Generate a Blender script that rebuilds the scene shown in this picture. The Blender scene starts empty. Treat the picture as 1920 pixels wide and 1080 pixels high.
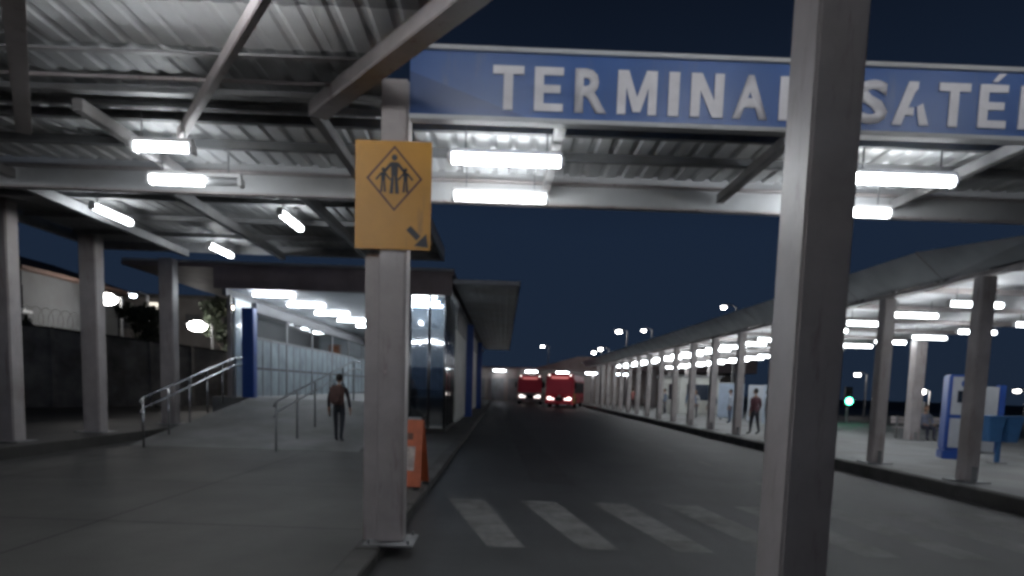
import bpy, bmesh, math, random
from mathutils import Vector, Matrix
R = math.radians
random.seed(7)
sc = bpy.context.scene
COL = sc.collection

# ------------------------------------------------------------------ camera
cam_d = bpy.data.cameras.new('camera'); cam = bpy.data.objects.new('camera', cam_d); COL.objects.link(cam)
sc.camera = cam
cam_d.sensor_width = 36.0; cam_d.lens = 22.5; cam_d.clip_start = 0.05; cam_d.clip_end = 2000
cam_d.shift_y = (838 - 540) / 1920
yaw, pit, rol = R(0.95), R(5.3), R(1.78)
fw = Vector((math.sin(yaw)*math.cos(pit), math.cos(yaw)*math.cos(pit), -math.sin(pit)))
r0 = Vector((math.cos(yaw), -math.sin(yaw), 0)); u0 = r0.cross(fw)
rt = r0*math.cos(rol) + u0*math.sin(rol); up = -r0*math.sin(rol) + u0*math.cos(rol)
M = Matrix((rt, up, -fw)).transposed().to_4x4(); M.translation = Vector((0, 0, 1.6))
cam.matrix_world = M

# ------------------------------------------------------------------ night sky
w = bpy.data.worlds.new('World'); sc.world = w; w.use_nodes = True
nt = w.node_tree; nt.nodes.clear()
wo = nt.nodes.new('ShaderNodeOutputWorld'); bg = nt.nodes.new('ShaderNodeBackground')
tc = nt.nodes.new('ShaderNodeTexCoord'); sp = nt.nodes.new('ShaderNodeSeparateXYZ')
cr = nt.nodes.new('ShaderNodeValToRGB'); ns = nt.nodes.new('ShaderNodeTexNoise'); mx = nt.nodes.new('ShaderNodeMath')
ns.inputs['Scale'].default_value = 1.6; ns.inputs['Detail'].default_value = 3
nt.links.new(tc.outputs['Generated'], sp.inputs[0]); nt.links.new(tc.outputs['Generated'], ns.inputs['Vector'])
mx.operation = 'MULTIPLY_ADD'; mx.inputs[1].default_value = 0.16; nt.links.new(ns.outputs['Fac'], mx.inputs[0]); nt.links.new(sp.outputs['Z'], mx.inputs[2])
cr.color_ramp.elements[0].position = 0.06; cr.color_ramp.elements[0].color = (0.0115, 0.0200, 0.038, 1)
cr.color_ramp.elements[1].position = 0.68; cr.color_ramp.elements[1].color = (0.0026, 0.0042, 0.009, 1)
e = cr.color_ramp.elements.new(0.32); e.color = (0.0100, 0.0190, 0.040, 1)
nt.links.new(mx.outputs[0], cr.inputs[0]); nt.links.new(cr.outputs[0], bg.inputs[0]); nt.links.new(bg.outputs[0], wo.inputs[0])
bg.inputs['Strength'].default_value = 1.0

TUBE = 36.0        # luminance of the fluorescent diffusers
sc.view_settings.view_transform = 'Standard'; sc.view_settings.look = 'None'
sc.view_settings.exposure = 0.0; sc.view_settings.gamma = 1.0; sc.view_settings.use_curve_mapping = False
sc.cycles.use_denoising = True
sc.cycles.max_bounces = 6; sc.cycles.diffuse_bounces = 3; sc.cycles.glossy_bounces = 3; sc.cycles.transmission_bounces = 6
sc.cycles.caustics_reflective = False; sc.cycles.caustics_refractive = False
sc.cycles.sample_clamp_indirect = 6.0
sc.cycles.pixel_filter_type = 'BLACKMAN_HARRIS'; sc.cycles.filter_width = 3.3

# ------------------------------------------------------------------ materials
MATS = {}
def mat(name, col, rough=0.6, metal=0.0, var=0.12, scale=3.0, bump=0.0, bscale=60.0, spec=0.5, grime=0.0, alpha=None):
    if name in MATS: return MATS[name]
    m = bpy.data.materials.new(name); m.use_nodes = True; MATS[name] = m
    t = m.node_tree; b = t.nodes['Principled BSDF']
    b.inputs['Roughness'].default_value = rough; b.inputs['Metallic'].default_value = metal
    b.inputs['Specular IOR Level'].default_value = spec
    c = t.nodes.new('ShaderNodeTexCoord')
    n = t.nodes.new('ShaderNodeTexNoise'); n.inputs['Scale'].default_value = scale; n.inputs['Detail'].default_value = 6
    n.inputs['Roughness'].default_value = 0.65
    t.links.new(c.outputs['Object'], n.inputs['Vector'])
    r = t.nodes.new('ShaderNodeValToRGB')
    lo = [x*(1-var*2) for x in col]; hi = [min(1, x*(1+var*1.3)) for x in col]
    r.color_ramp.elements[0].position = 0.3; r.color_ramp.elements[0].color = (*lo, 1)
    r.color_ramp.elements[1].position = 0.7; r.color_ramp.elements[1].color = (*hi, 1)
    t.links.new(n.outputs['Fac'], r.inputs[0]); out = r.outputs[0]
    if grime:
        n2 = t.nodes.new('ShaderNodeTexNoise'); n2.inputs['Scale'].default_value = scale*0.35; n2.inputs['Detail'].default_value = 8
        n2.inputs['Distortion'].default_value = 0.8
        t.links.new(c.outputs['Object'], n2.inputs['Vector'])
        r2 = t.nodes.new('ShaderNodeValToRGB')
        r2.color_ramp.elements[0].position = 0.42; r2.color_ramp.elements[0].color = (1, 1, 1, 1)
        r2.color_ramp.elements[1].position = 0.66; g = 1-grime; r2.color_ramp.elements[1].color = (g, g*0.97, g*0.93, 1)
        t.links.new(n2.outputs['Fac'], r2.inputs[0])
        mm = t.nodes.new('ShaderNodeMix'); mm.data_type = 'RGBA'; mm.blend_type = 'MULTIPLY'; mm.inputs[0].default_value = 1
        t.links.new(out, mm.inputs[6]); t.links.new(r2.outputs[0], mm.inputs[7]); out = mm.outputs[2]
    t.links.new(out, b.inputs['Base Color'])
    if bump:
        n3 = t.nodes.new('ShaderNodeTexNoise'); n3.inputs['Scale'].default_value = bscale; n3.inputs['Detail'].default_value = 4
        t.links.new(c.outputs['Object'], n3.inputs['Vector'])
        bp = t.nodes.new('ShaderNodeBump'); bp.inputs['Strength'].default_value = bump; bp.inputs['Distance'].default_value = 0.02
        t.links.new(n3.outputs['Fac'], bp.inputs['Height']); t.links.new(bp.outputs[0], b.inputs['Normal'])
    if alpha is not None: b.inputs['Alpha'].default_value = alpha
    return m
def glow(name, col, strength):
    if name in MATS: return MATS[name]
    m = bpy.data.materials.new(name); m.use_nodes = True; MATS[name] = m
    b = m.node_tree.nodes['Principled BSDF']
    b.inputs['Base Color'].default_value = (*[0.8*c for c in col], 1)
    b.inputs['Emission Color'].default_value = (*col, 1); b.inputs['Emission Strength'].default_value = strength
    return m
def glass(name, tint, rough=0.03, trans=0.9):
    if name in MATS: return MATS[name]
    m = bpy.data.materials.new(name); m.use_nodes = True; MATS[name] = m
    t = m.node_tree; t.nodes.clear(); o = t.nodes.new('ShaderNodeOutputMaterial')
    tr = t.nodes.new('ShaderNodeBsdfTransparent'); tr.inputs[0].default_value = (*tint, 1)
    gl = t.nodes.new('ShaderNodeBsdfGlossy'); gl.inputs['Roughness'].default_value = rough
    fr = t.nodes.new('ShaderNodeFresnel'); fr.inputs[0].default_value = 1.6
    ad = t.nodes.new('ShaderNodeMath'); ad.operation = 'MULTIPLY_ADD'; ad.inputs[1].default_value = 1.0; ad.inputs[2].default_value = 1-trans
    ad.use_clamp = True
    t.links.new(fr.outputs[0], ad.inputs[0])
    mi = t.nodes.new('ShaderNodeMixShader'); t.links.new(ad.outputs[0], mi.inputs[0]); t.links.new(tr.outputs[0], mi.inputs[1]); t.links.new(gl.outputs[0], mi.inputs[2])
    t.links.new(mi.outputs[0], o.inputs[0]); return m

STEEL = mat('painted_steel', (0.43, 0.395, 0.395), 0.42, 0, 0.08, 2.5, 0.08, 35, grime=0.18)
def add_wear(m, scale, dark, amount, stretch=(1,1,.12), lo=.56, hi=.70):
    # scuffs and run-down stains: a second noise stretched along the piece
    t = m.node_tree; b = t.nodes['Principled BSDF']; src = b.inputs['Base Color'].links[0].from_socket
    c = t.nodes.new('ShaderNodeTexCoord'); mp = t.nodes.new('ShaderNodeMapping'); mp.inputs['Scale'].default_value = stretch
    n = t.nodes.new('ShaderNodeTexNoise'); n.inputs['Scale'].default_value = scale; n.inputs['Detail'].default_value = 9; n.inputs['Roughness'].default_value = .7
    t.links.new(c.outputs['Object'], mp.inputs[0]); t.links.new(mp.outputs[0], n.inputs['Vector'])
    r = t.nodes.new('ShaderNodeValToRGB'); r.color_ramp.elements[0].position = lo; r.color_ramp.elements[0].color = (0,0,0,1)
    r.color_ramp.elements[1].position = hi; r.color_ramp.elements[1].color = (amount,)*3+(1,)
    t.links.new(n.outputs['Fac'], r.inputs[0])
    mm = t.nodes.new('ShaderNodeMix'); mm.data_type = 'RGBA'; mm.inputs[7].default_value = (*dark, 1)
    t.links.new(r.outputs[0], mm.inputs[0]); t.links.new(src, mm.inputs[6]); t.links.new(mm.outputs[2], b.inputs['Base Color'])
add_wear(STEEL, 9, (.17,.10,.085), .75)
STEELD = mat('dark_painted_steel', (0.25, 0.255, 0.265), 0.5, 0, 0.10, 3, 0.05, 40, grime=0.15)
STEELP = mat('grey_purlin_steel', (0.31, 0.305, 0.31), 0.5, 0, 0.1, 3, 0.05, 40, grime=0.2)
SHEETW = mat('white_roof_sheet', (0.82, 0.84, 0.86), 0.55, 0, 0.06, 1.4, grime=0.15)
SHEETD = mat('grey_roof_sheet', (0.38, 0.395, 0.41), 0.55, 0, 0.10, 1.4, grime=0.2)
BLUE = mat('sign_blue', (0.042, 0.108, 0.31), 0.38, 0, 0.07, 1.2)
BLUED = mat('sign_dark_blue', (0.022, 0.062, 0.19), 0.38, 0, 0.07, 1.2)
WHITE = mat('white_paint', (0.80, 0.80, 0.80), 0.5, 0, 0.03, 4)
YEL = mat('sign_yellow', (0.62, 0.30, 0.035), 0.45, 0, 0.05, 3, grime=0.08)
BLK = mat('black_print', (0.02, 0.018, 0.02), 0.5, 0, 0.1, 6)
add_wear(BLUE, 5, (.10,.14,.24), .5, (1,1,.2)); add_wear(YEL, 6, (.30,.16,.05), .6, (1,1,.2))
BRN = mat('dark_brown_print', (0.10, 0.035, 0.02), 0.5, 0, 0.1, 6)
ASPH = mat('asphalt', (0.032, 0.033, 0.035), 0.56, 0, 0.22, 0.9, 0.35, 90, grime=0.4)
CONC = mat('concrete_paving', (0.060, 0.057, 0.053), 0.68, 0, 0.16, 0.8, 0.25, 50, grime=0.35)
CONCL = mat('light_concrete', (0.27, 0.275, 0.275), 0.7, 0, 0.12, 1.0, 0.2, 40, grime=0.25)
KERB = mat('kerb_concrete', (0.07, 0.068, 0.066), 0.8, 0, 0.2, 2, 0.3, 40, grime=0.4)
STRIPE = mat('worn_road_paint', (0.135, 0.135, 0.132), 0.7, 0, 0.22, 5, 0.2, 80, grime=0.4)
add_wear(STRIPE, 7, (.06,.06,.06), .7, (1,.35,1), .54, .70)
add_wear(ASPH, 1.6, (.018,.018,.02), .8, (1,.08,1), .48, .66)
add_wear(ASPH, 11, (.085,.083,.08), .6, (1,1,1), .60, .72)
add_wear(CONC, 1.3, (.04,.038,.036), .8, (1,.6,1), .50, .68)
add_wear(CONC, 14, (.15,.145,.135), .5, (1,1,1), .62, .74)
CEIL = mat('white_ceiling', (0.74, 0.75, 0.77), 0.6, 0, 0.04, 1)
FASC = mat('grey_fascia', (0.52, 0.535, 0.55), 0.5, 0, 0.08, 1.2, grime=0.15)
FASB = mat('brown_fascia', (0.36, 0.29, 0.29), 0.55, 0, 0.1, 1.5, grime=0.2)
BLUEP = mat('blue_pillar_paint', (0.025, 0.085, 0.36), 0.4, 0, 0.06, 2)
CHROME = mat('stainless_steel', (0.62, 0.63, 0.65), 0.25, 1.0, 0.05, 4)
DOORG = mat('light_panel', (0.62, 0.63, 0.60), 0.5, 0, 0.06, 2, grime=0.12)
DARK = mat('dark_interior', (0.05, 0.05, 0.055), 0.6, 0, 0.2, 2)
SOFF = mat('pale_soffit', (0.84, 0.86, 0.87), 0.5, 0, 0.07, 1.2, grime=0.12)
TRANS = bpy.data.materials.new('translucent_sheet'); TRANS.use_nodes = True
_t = TRANS.node_tree; _t.nodes.clear(); _o = _t.nodes.new('ShaderNodeOutputMaterial'); _a = _t.nodes.new('ShaderNodeBsdfDiffuse'); _b = _t.nodes.new('ShaderNodeBsdfTranslucent')
_n = _t.nodes.new('ShaderNodeTexNoise'); _n.inputs['Scale'].default_value = 1.5; _n.inputs['Detail'].default_value = 6; _c = _t.nodes.new('ShaderNodeTexCoord'); _r = _t.nodes.new('ShaderNodeValToRGB')
_r.color_ramp.elements[0].position = .3; _r.color_ramp.elements[0].color = (.70,.72,.73,1); _r.color_ramp.elements[1].position = .7; _r.color_ramp.elements[1].color = (.88,.90,.91,1)
_m = _t.nodes.new('ShaderNodeMixShader'); _m.inputs[0].default_value = .55
_t.links.new(_c.outputs['Object'], _n.inputs['Vector']); _t.links.new(_n.outputs['Fac'], _r.inputs[0])
for _q in (_a, _b): _t.links.new(_r.outputs[0], _q.inputs[0])
_t.links.new(_a.outputs[0], _m.inputs[1]); _t.links.new(_b.outputs[0], _m.inputs[2]); _t.links.new(_m.outputs[0], _o.inputs[0])
GLASS = glass('shop_glass', (0.86, 0.92, 0.95), 0.06, 0.80)
GLASSB = glass('booth_glass', (0.6, 0.66, 0.72), 0.05, 0.72)
GLASSD = glass('dark_glass', (0.25, 0.30, 0.36), 0.04, 0.62)
LT = glow('tube_light', (0.93, 0.97, 1.0), TUBE)
LTR = glow('added_lamp', (0.95, 0.97, 1.0), TUBE*1.9)
LTT = glow('added_trough_lamp', (0.95, 0.97, 1.0), TUBE*2.6)
LTP = glow('platform_tube_light', (0.93, 0.97, 1.0), TUBE*0.75)
LTF = glow('station_tube_light', (0.86, 0.93, 1.0), TUBE*1.15)
ORANGE = mat('orange_board', (0.42, 0.095, 0.035), 0.5, 0, 0.12, 5, grime=0.2)
TYRE = mat('black_rubber', (0.02, 0.02, 0.02), 0.8)

def frosted(name, tint, amount):
    m = glass(name, tint, 0.06, 0.80); t = m.node_tree
    o = next(n for n in t.nodes if n.type == 'OUTPUT_MATERIAL'); src = o.inputs[0].links[0].from_socket
    d = t.nodes.new('ShaderNodeBsdfDiffuse'); d.inputs[0].default_value = (.66,.76,.82,1)
    n = t.nodes.new('ShaderNodeTexNoise'); n.inputs['Scale'].default_value = 1.3; n.inputs['Detail'].default_value = 5
    c = t.nodes.new('ShaderNodeTexCoord'); t.links.new(c.outputs['Object'], n.inputs['Vector'])
    ma = t.nodes.new('ShaderNodeMath'); ma.operation = 'MULTIPLY_ADD'; ma.inputs[1].default_value = .5; ma.inputs[2].default_value = amount-.25; t.links.new(n.outputs['Fac'], ma.inputs[0])
    x = t.nodes.new('ShaderNodeMixShader'); t.links.new(ma.outputs[0], x.inputs[0]); t.links.new(src, x.inputs[1]); t.links.new(d.outputs[0], x.inputs[2]); t.links.new(x.outputs[0], o.inputs[0])
    return m
FROST = frosted('frosted_glass', (.86,.92,.95), .5)

# ------------------------------------------------------------------ helpers
class MB:
    def __init__(s): s.v = []; s.f = []
    def quad(s, *p):
        n = len(s.v); s.v += [Vector(q) for q in p]; s.f.append(tuple(range(n, n+len(p)))); return s
    def box(s, x0, x1, y0, y1, z0, z1):
        n = len(s.v)
        s.v += [Vector(p) for p in ((x0,y0,z0),(x1,y0,z0),(x1,y1,z0),(x0,y1,z0),(x0,y0,z1),(x1,y0,z1),(x1,y1,z1),(x0,y1,z1))]
        s.f += [tuple(n+i for i in q) for q in ((0,3,2,1),(4,5,6,7),(0,1,5,4),(1,2,6,5),(2,3,7,6),(3,0,4,7))]; return s
    def bar(s, a, b, wd, ht, upv=(0,0,1)):
        a = Vector(a); b = Vector(b); d = (b-a).normalized(); u = Vector(upv)
        sd = d.cross(u)
        if sd.length < 1e-4: sd = d.cross(Vector((0,1,0)))
        sd.normalize(); u = sd.cross(d); n = len(s.v)
        for p in (a, b):
            for i, j in ((-1,-1),(1,-1),(1,1),(-1,1)): s.v.append(p + sd*(i*wd/2) + u*(j*ht/2))
        s.f += [tuple(n+i for i in q) for q in ((0,1,2,3),(7,6,5,4),(0,4,5,1),(1,5,6,2),(2,6,7,3),(3,7,4,0))]; return s
    def tube(s, pts, rad, seg=8, cap=True):
        pts = [Vector(p) for p in pts]; rr = rad if isinstance(rad, (list, tuple)) else [rad]*len(pts); rings = []
        for i, p in enumerate(pts):
            d = (pts[min(i+1, len(pts)-1)] - pts[max(i-1, 0)]).normalized()
            a = d.cross(Vector((0,0,1)))
            if a.length < 1e-3: a = d.cross(Vector((1,0,0)))
            a.normalize(); b = a.cross(d); n = len(s.v); rings.append(n)
            for k in range(seg):
                t = 2*math.pi*k/seg; s.v.append(p + (a*math.cos(t) + b*math.sin(t))*rr[i])
        for q in range(len(rings)-1):
            for k in range(seg):
                k2 = (k+1) % seg; s.f.append((rings[q]+k, rings[q]+k2, rings[q+1]+k2, rings[q+1]+k))
        if cap:
            s.f.append(tuple(rings[0]+k for k in reversed(range(seg)))); s.f.append(tuple(rings[-1]+k for k in range(seg)))
        return s
    def ell(s, c, rx, ry, rz, seg=12, ring=8):
        n = len(s.v); c = Vector(c)
        for i in range(ring+1):
            ph = math.pi*i/ring
            for k in range(seg):
                t = 2*math.pi*k/seg
                s.v.append(c + Vector((rx*math.sin(ph)*math.cos(t), ry*math.sin(ph)*math.sin(t), rz*math.cos(ph))))
        for i in range(ring):
            for k in range(seg):
                k2 = (k+1) % seg; s.f.append((n+i*seg+k, n+(i+1)*seg+k, n+(i+1)*seg+k2, n+i*seg+k2))
        return s
    def prism(s, pts, off):
        n = len(s.v); m = len(pts); off = Vector(off)
        s.v += [Vector(p) for p in pts] + [Vector(p)+off for p in pts]
        s.f.append(tuple(range(n, n+m))); s.f.append(tuple(range(n+2*m-1, n+m-1, -1)))
        for i in range(m):
            j = (i+1) % m; s.f.append((n+i, n+m+i, n+m+j, n+j))
        return s
    def mesh(s, name, m, off=(0,0,0), bevel=0, smooth=False):
        me = bpy.data.meshes.new(name); o = Vector(off)
        me.from_pydata([tuple(v-o) for v in s.v], [], s.f)
        bm = bmesh.new(); bm.from_mesh(me)
        bmesh.ops.remove_doubles(bm, verts=bm.verts, dist=1e-6)
        bmesh.ops.recalc_face_normals(bm, faces=bm.faces)
        if bevel: bmesh.ops.bevel(bm, geom=bm.edges[:], offset=bevel, segments=2, affect='EDGES', clamp_overlap=True)
        bm.to_mesh(me); bm.free()
        if smooth:
            for p in me.polygons: p.use_smooth = True
        for mm in (m if isinstance(m, (list, tuple)) else [m]): me.materials.append(mm)
        return me

def link(name, data, parent=None):
    o = bpy.data.objects.new(name, data); COL.objects.link(o)
    if parent is not None: o.parent = parent
    return o
def wloc(o):
    v = Vector((0,0,0))
    while o is not None: v = v + o.location; o = o.parent
    return v
def tag(o, label=None, cat=None, group=None, kind=None):
    for k, v in (('label', label), ('category', cat), ('group', group), ('kind', kind)):
        if v: o[k] = v
    return o
def thing(name, label, cat, loc=(0,0,0), rz=0, group=None):
    o = link(name, None); o.location = loc; o.rotation_euler.z = rz; o.empty_display_size = 0.2
    return tag(o, label, cat, group)
def part(parent, name, mb, m, bevel=0, local=False, smooth=False, label=None):
    """a mesh under its thing; coordinates are world ones unless local"""
    o = link(name, mb.mesh(name, m, (0,0,0) if local else wloc(parent), bevel, smooth), parent)
    if label: o['label'] = label
    return o
def struct(name, mb, m, bevel=0):
    return tag(link(name, mb.mesh(name, m, (0,0,0), bevel)), kind='structure')
def copy_tree(o, parent=None):
    c = o.copy(); COL.objects.link(c); c.parent = parent
    for ch in o.children: copy_tree(ch, c)
    return c
ORD = ['first','second','third','fourth','fifth','sixth','seventh','eighth','ninth','tenth','eleventh','twelfth','thirteenth','fourteenth',
       'fifteenth','sixteenth','seventeenth','eighteenth','nineteenth','twentieth','twenty-first','twenty-second','twenty-third','twenty-fourth']

# ------------------------------------------------------------------ the setting
struct('ground', MB().quad((-400,-60,-0.25),(400,-60,-0.25),(400,600,-0.25),(-400,600,-0.25)), mat('earth', (0.045,0.043,0.04), 0.9, 0, 0.2, 0.3))
road = struct('road', MB().quad((-1.148,4.87,-0.10),(60,4.87,-0.10),(60,120,-0.10),(-1.148,120,-0.10)), ASPH)
# pavement on which the camera and the left columns stand (kerb edge towards the road)
pv = MB()
pv.prism([(-60,-40,0),(8,-40,0),(8,4.85,0),(-1.40,4.85,0),(-1.40,120,0),(-60,120,0)], (0,0,-0.2))
pavement = struct('pavement', pv, CONC)
for i in range(40):       # kerb stones
    y0 = 4.87 + i*1.2
    part(pavement, 'kerb_stone', MB().box(-1.395,-1.15,y0,y0+1.185,-0.2,0.012), KERB, 0.012)
JOINT = mat('joint_filler', (.02,.02,.02), .9)
for y in (6.9, 9.7, 12.5): part(pavement, 'expansion_joint', MB().quad((-30,y+.9,.003),(-1.41,y,.003),(-1.41,y+.022,.003),(-30,y+.922,.003)), JOINT)
for x in (-4.4, -7.6): part(pavement, 'expansion_joint', MB().quad((x,4.9,.004),(x+.022,4.9,.004),(x+.022,14.7,.004),(x,14.7,.004)), JOINT)
# crosswalk stripes and lane dashes, thin paint sheets
for i in range(8):
    xa = -0.78 + i*1.08; xb = -0.18 + i*1.02
    part(road, 'crosswalk_stripe', MB().quad((xb+.06,6.7,-0.096),(xb+0.46,6.7,-0.096),(xa+0.55,9.55,-0.096),(xa,9.55,-0.096)), STRIPE)
for i in range(7):
    y0 = 11.5 + i*3.4; x = 4.95 - i*0.05
    part(road, 'lane_dash', MB().quad((x,y0,-0.096),(x+0.11,y0,-0.096),(x+0.11,y0+0.9,-0.096),(x,y0+0.9,-0.096)), STRIPE)
# darker patched strip in the asphalt
part(road, 'asphalt_patch', MB().quad((0.55,11.5,-0.095),(1.35,11.2,-0.095),(0.55,46,-0.095),(-0.1,46,-0.095)), mat('patched_asphalt',(0.03,0.03,0.031),0.6,0,0.25,1.5,0.3,80,grime=0.4))
# right-hand platform
plat = struct('platform', MB().box(8.26,22,9.0,66,-0.2,0.12), CONCL)
for i in range(26):
    y0 = 9.0 + i*2.0
    part(plat, 'kerb_stone', MB().box(8.0,8.255,y0,y0+1.985,-0.2,0.132), KERB, 0.015)
# low plinth under the left row of columns
plinth = struct('column_plinth', MB().box(-10.6,-9.05,11.6,21.5,-0.05,0.22), CONC, 0.02)

# ------------------------------------------------------------------ canopy over the crossing
can = thing('steel_canopy', 'grey steel canopy over the crossing with white and dark roof sheets', 'canopy', (-1.1,6.42,0))
def part_c(name, mb, m, bevel=0): return part(can, name, mb, m, bevel)
# columns
part_c('column', MB().box(-1.225,-0.965,6.30,6.56,0.02,4.45), STEEL, 0.018)
part_c('base_plate', MB().box(-1.34,-0.85,6.18,6.68,0.0,0.022), STEELD, 0.004)
for bx, by_ in ((-1.29,6.23),(-.9,6.23),(-1.29,6.63),(-.9,6.63)): part_c('anchor_bolt', MB().tube([(bx,by_,.0225),(bx,by_,.06)], .016, 6), STEELD)
part_c('cable_duct', MB().box(-1.385,-1.235,6.42,6.58,0.0,2.86), STEEL, 0.012)
for y in (12.7, 15.4, 18.9):
    part_c('column', MB().box(-10.0,-9.6,y,y+0.34,0.22,4.9 if y < 16 else 5.0), STEEL, 0.02)
    part_c('base_plate', MB().box(-10.15,-9.45,y-0.12,y+0.46,0.215,0.245), STEELD, 0.005)
part_c('column', MB().box(9.0,9.26,6.3,6.56,-0.1,4.45), STEEL, 0.018)
part_c('column', MB().box(-10.0,-9.7,-2.0,-1.7,0,4.45), STEEL, 0.018)
part_c('column', MB().box(-10.0,-9.7,6.3,6.6,0,4.45), STEEL, 0.018)
# purlins and lipped beams running across
def channel(x0, x1, y, z0, z1, m=STEEL, wd=0.09, lip=0.012):
    b = MB(); b.box(x0,x1,y-lip/2,y+lip/2,z0,z1); b.box(x0,x1,y+lip/2,y+wd,z1-lip,z1); b.box(x0,x1,y-wd,y-lip/2,z0,z0+lip); return b
part_c('beam', channel(-10.0, 9.4, 6.66, 4.35, 4.44), STEELD)
part_c('beam', MB().box(-10.0,9.4,6.97,7.02,4.38,4.43), STEELD)
for y in (2.1, 3.2, 3.9, 5.95):
    part_c('purlin', channel(-10.0, -1.3, y, 4.405 if y > 5.9 else 4.38, 4.445, STEEL, 0.06), STEELP)
for y in (7.24, 8.02):
    part_c('purlin', channel(-10.0, 9.4, y, 4.33, 4.445, STEEL, 0.06), STEELD)
part_c('fascia_beam', MB().box(-10.0,9.4,9.16,9.21,4.12,4.62), FASC)
part_c('fascia_flange', MB().box(-10.0,9.4,9.06,9.157,4.40,4.425), STEEL)
part_c('fascia_flange', MB().box(-10.0,9.4,9.04,9.157,4.10,4.125), STEEL)
for y in (10.6, 12.1, 13.6, 15.1):
    part_c('purlin', channel(-9.9, -1.7, y, 4.78, 4.89, STEELD, 0.06), STEELD)
part_c('fascia_beam', MB().box(-10.1,-1.6,16.50,16.55,4.72,5.02), STEELD)
part_c('fascia_beam', MB().box(-10.16,-10.11,9.22,16.55,4.70,5.02), STEELD)
part_c('fascia_beam', MB().box(-1.62,-1.57,9.22,16.49,4.70,5.02), STEELD)
# rafters away from the camera
for x in (-9.1, -6.7, -4.3, -1.95, 0.5, 2.9, 5.3, 7.7):
    part_c('rafter', MB().box(x-0.05,x+0.05,6.68,9.03,4.20,4.325), STEELP, 0.006)
for x in (-8.0, -5.6, -3.4):
    part_c('rafter', MB().box(x-0.06,x+0.06,9.23,16.48,4.60,4.775), STEELD, 0.006)
# diagonal braces in the roof plane
def diag(p, q, wd, ht, m):
    a = Vector((p[0], p[1], 4.245)); b = Vector((q[0], q[1], 4.245)); d = (b-a)
    part_c('diagonal_brace', MB().bar(a - d*0.95, b, wd, ht), m, 0.008)
diag((-0.37,4.68), (-1.90,6.59), 0.19, 0.14, STEEL); diag((-1.77,4.77), (-3.62,7.36), 0.07, 0.12, STEEL)
diag((-3.58,4.90), (-5.30,7.33), 0.14, 0.12, STEEL); diag((-5.5,4.9), (-7.2,7.33), 0.10, 0.12, STEEL)
part_c('conduit', MB().tube([(-1.6,6.15,4.30),(-6.5,6.15,4.30)], 0.018), STEEL)
# corrugated roof sheets, each its own piece
def sheet(x0, x1, y0, y1, z, pitch=0.24, dep=0.016):
    b = MB(); xs = []; x = x0; n = int(round((x1-x0)/pitch))
    p = (x1-x0)/n
    for i in range(n):
        a = x0+i*p; xs += [(a, 0), (a+p*.55, 0), (a+p*.68, dep), (a+p*.87, dep)]
    xs.append((x1, 0))
    for (xa, za), (xb, zb) in zip(xs, xs[1:]):
        b.quad((xa,y0,z+za),(xb,y0,z+zb),(xb,y1,z+zb),(xa,y1,z+za))
        b.quad((xa,y0,z+za+.006),(xb,y0,z+zb+.006),(xb,y1,z+zb+.006),(xa,y1,z+za+.006))
    return b
WX = 1.2
i = 0; x = -10.0
while x < 9.3:
    x1 = x+WX
    if x1 < 0.1:
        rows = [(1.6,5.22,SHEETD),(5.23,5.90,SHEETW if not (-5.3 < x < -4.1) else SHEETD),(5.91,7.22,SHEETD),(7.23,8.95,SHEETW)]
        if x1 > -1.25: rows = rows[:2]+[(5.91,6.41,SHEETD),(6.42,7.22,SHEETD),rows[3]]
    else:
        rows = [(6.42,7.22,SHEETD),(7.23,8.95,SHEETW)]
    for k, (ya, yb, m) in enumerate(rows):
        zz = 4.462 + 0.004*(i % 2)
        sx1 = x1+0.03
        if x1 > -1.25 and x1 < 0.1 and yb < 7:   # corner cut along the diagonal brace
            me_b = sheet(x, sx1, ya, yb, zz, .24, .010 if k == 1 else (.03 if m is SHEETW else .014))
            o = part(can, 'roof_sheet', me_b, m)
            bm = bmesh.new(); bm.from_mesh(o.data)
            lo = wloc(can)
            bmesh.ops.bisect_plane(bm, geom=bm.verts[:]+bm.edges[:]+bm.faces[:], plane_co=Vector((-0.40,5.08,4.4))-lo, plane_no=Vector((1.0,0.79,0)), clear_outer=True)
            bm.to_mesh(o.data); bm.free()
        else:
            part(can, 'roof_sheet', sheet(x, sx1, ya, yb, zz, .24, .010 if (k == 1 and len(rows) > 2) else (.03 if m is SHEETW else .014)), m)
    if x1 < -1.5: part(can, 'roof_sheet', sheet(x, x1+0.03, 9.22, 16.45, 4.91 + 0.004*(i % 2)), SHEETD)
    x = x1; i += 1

# the tall steel column nearest to the camera
nc = thing('steel_column', 'tall grey steel column close by, in front of the blue terminal sign', 'column', (1.53,3.26,0))
part(nc, 'shaft', MB().box(1.405,1.645,3.10,3.40,0.02,5.4), STEEL, 0.014)
part(nc, 'base_plate', MB().box(1.29,1.76,2.98,3.52,0,0.022), STEELD, 0.004)
part(nc, 'cap_plate', MB().box(1.34,1.71,3.04,3.46,5.40,5.43), STEELD, 0.004)

# unseen roof added behind and above the camera to carry front lamps
part(nc, 'added_roof_beam', MB().box(1.43,1.62,-6.0,3.45,5.44,5.62), STEEL)
part(nc, 'added_roof_deck', MB().box(-4.2,8.0,-6.0,3.3,5.63,5.70), SHEETW)
part(nc, 'shaft', MB().box(1.405,1.645,-5.9,-5.6,0.02,5.43), STEEL, 0.014)

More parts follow.
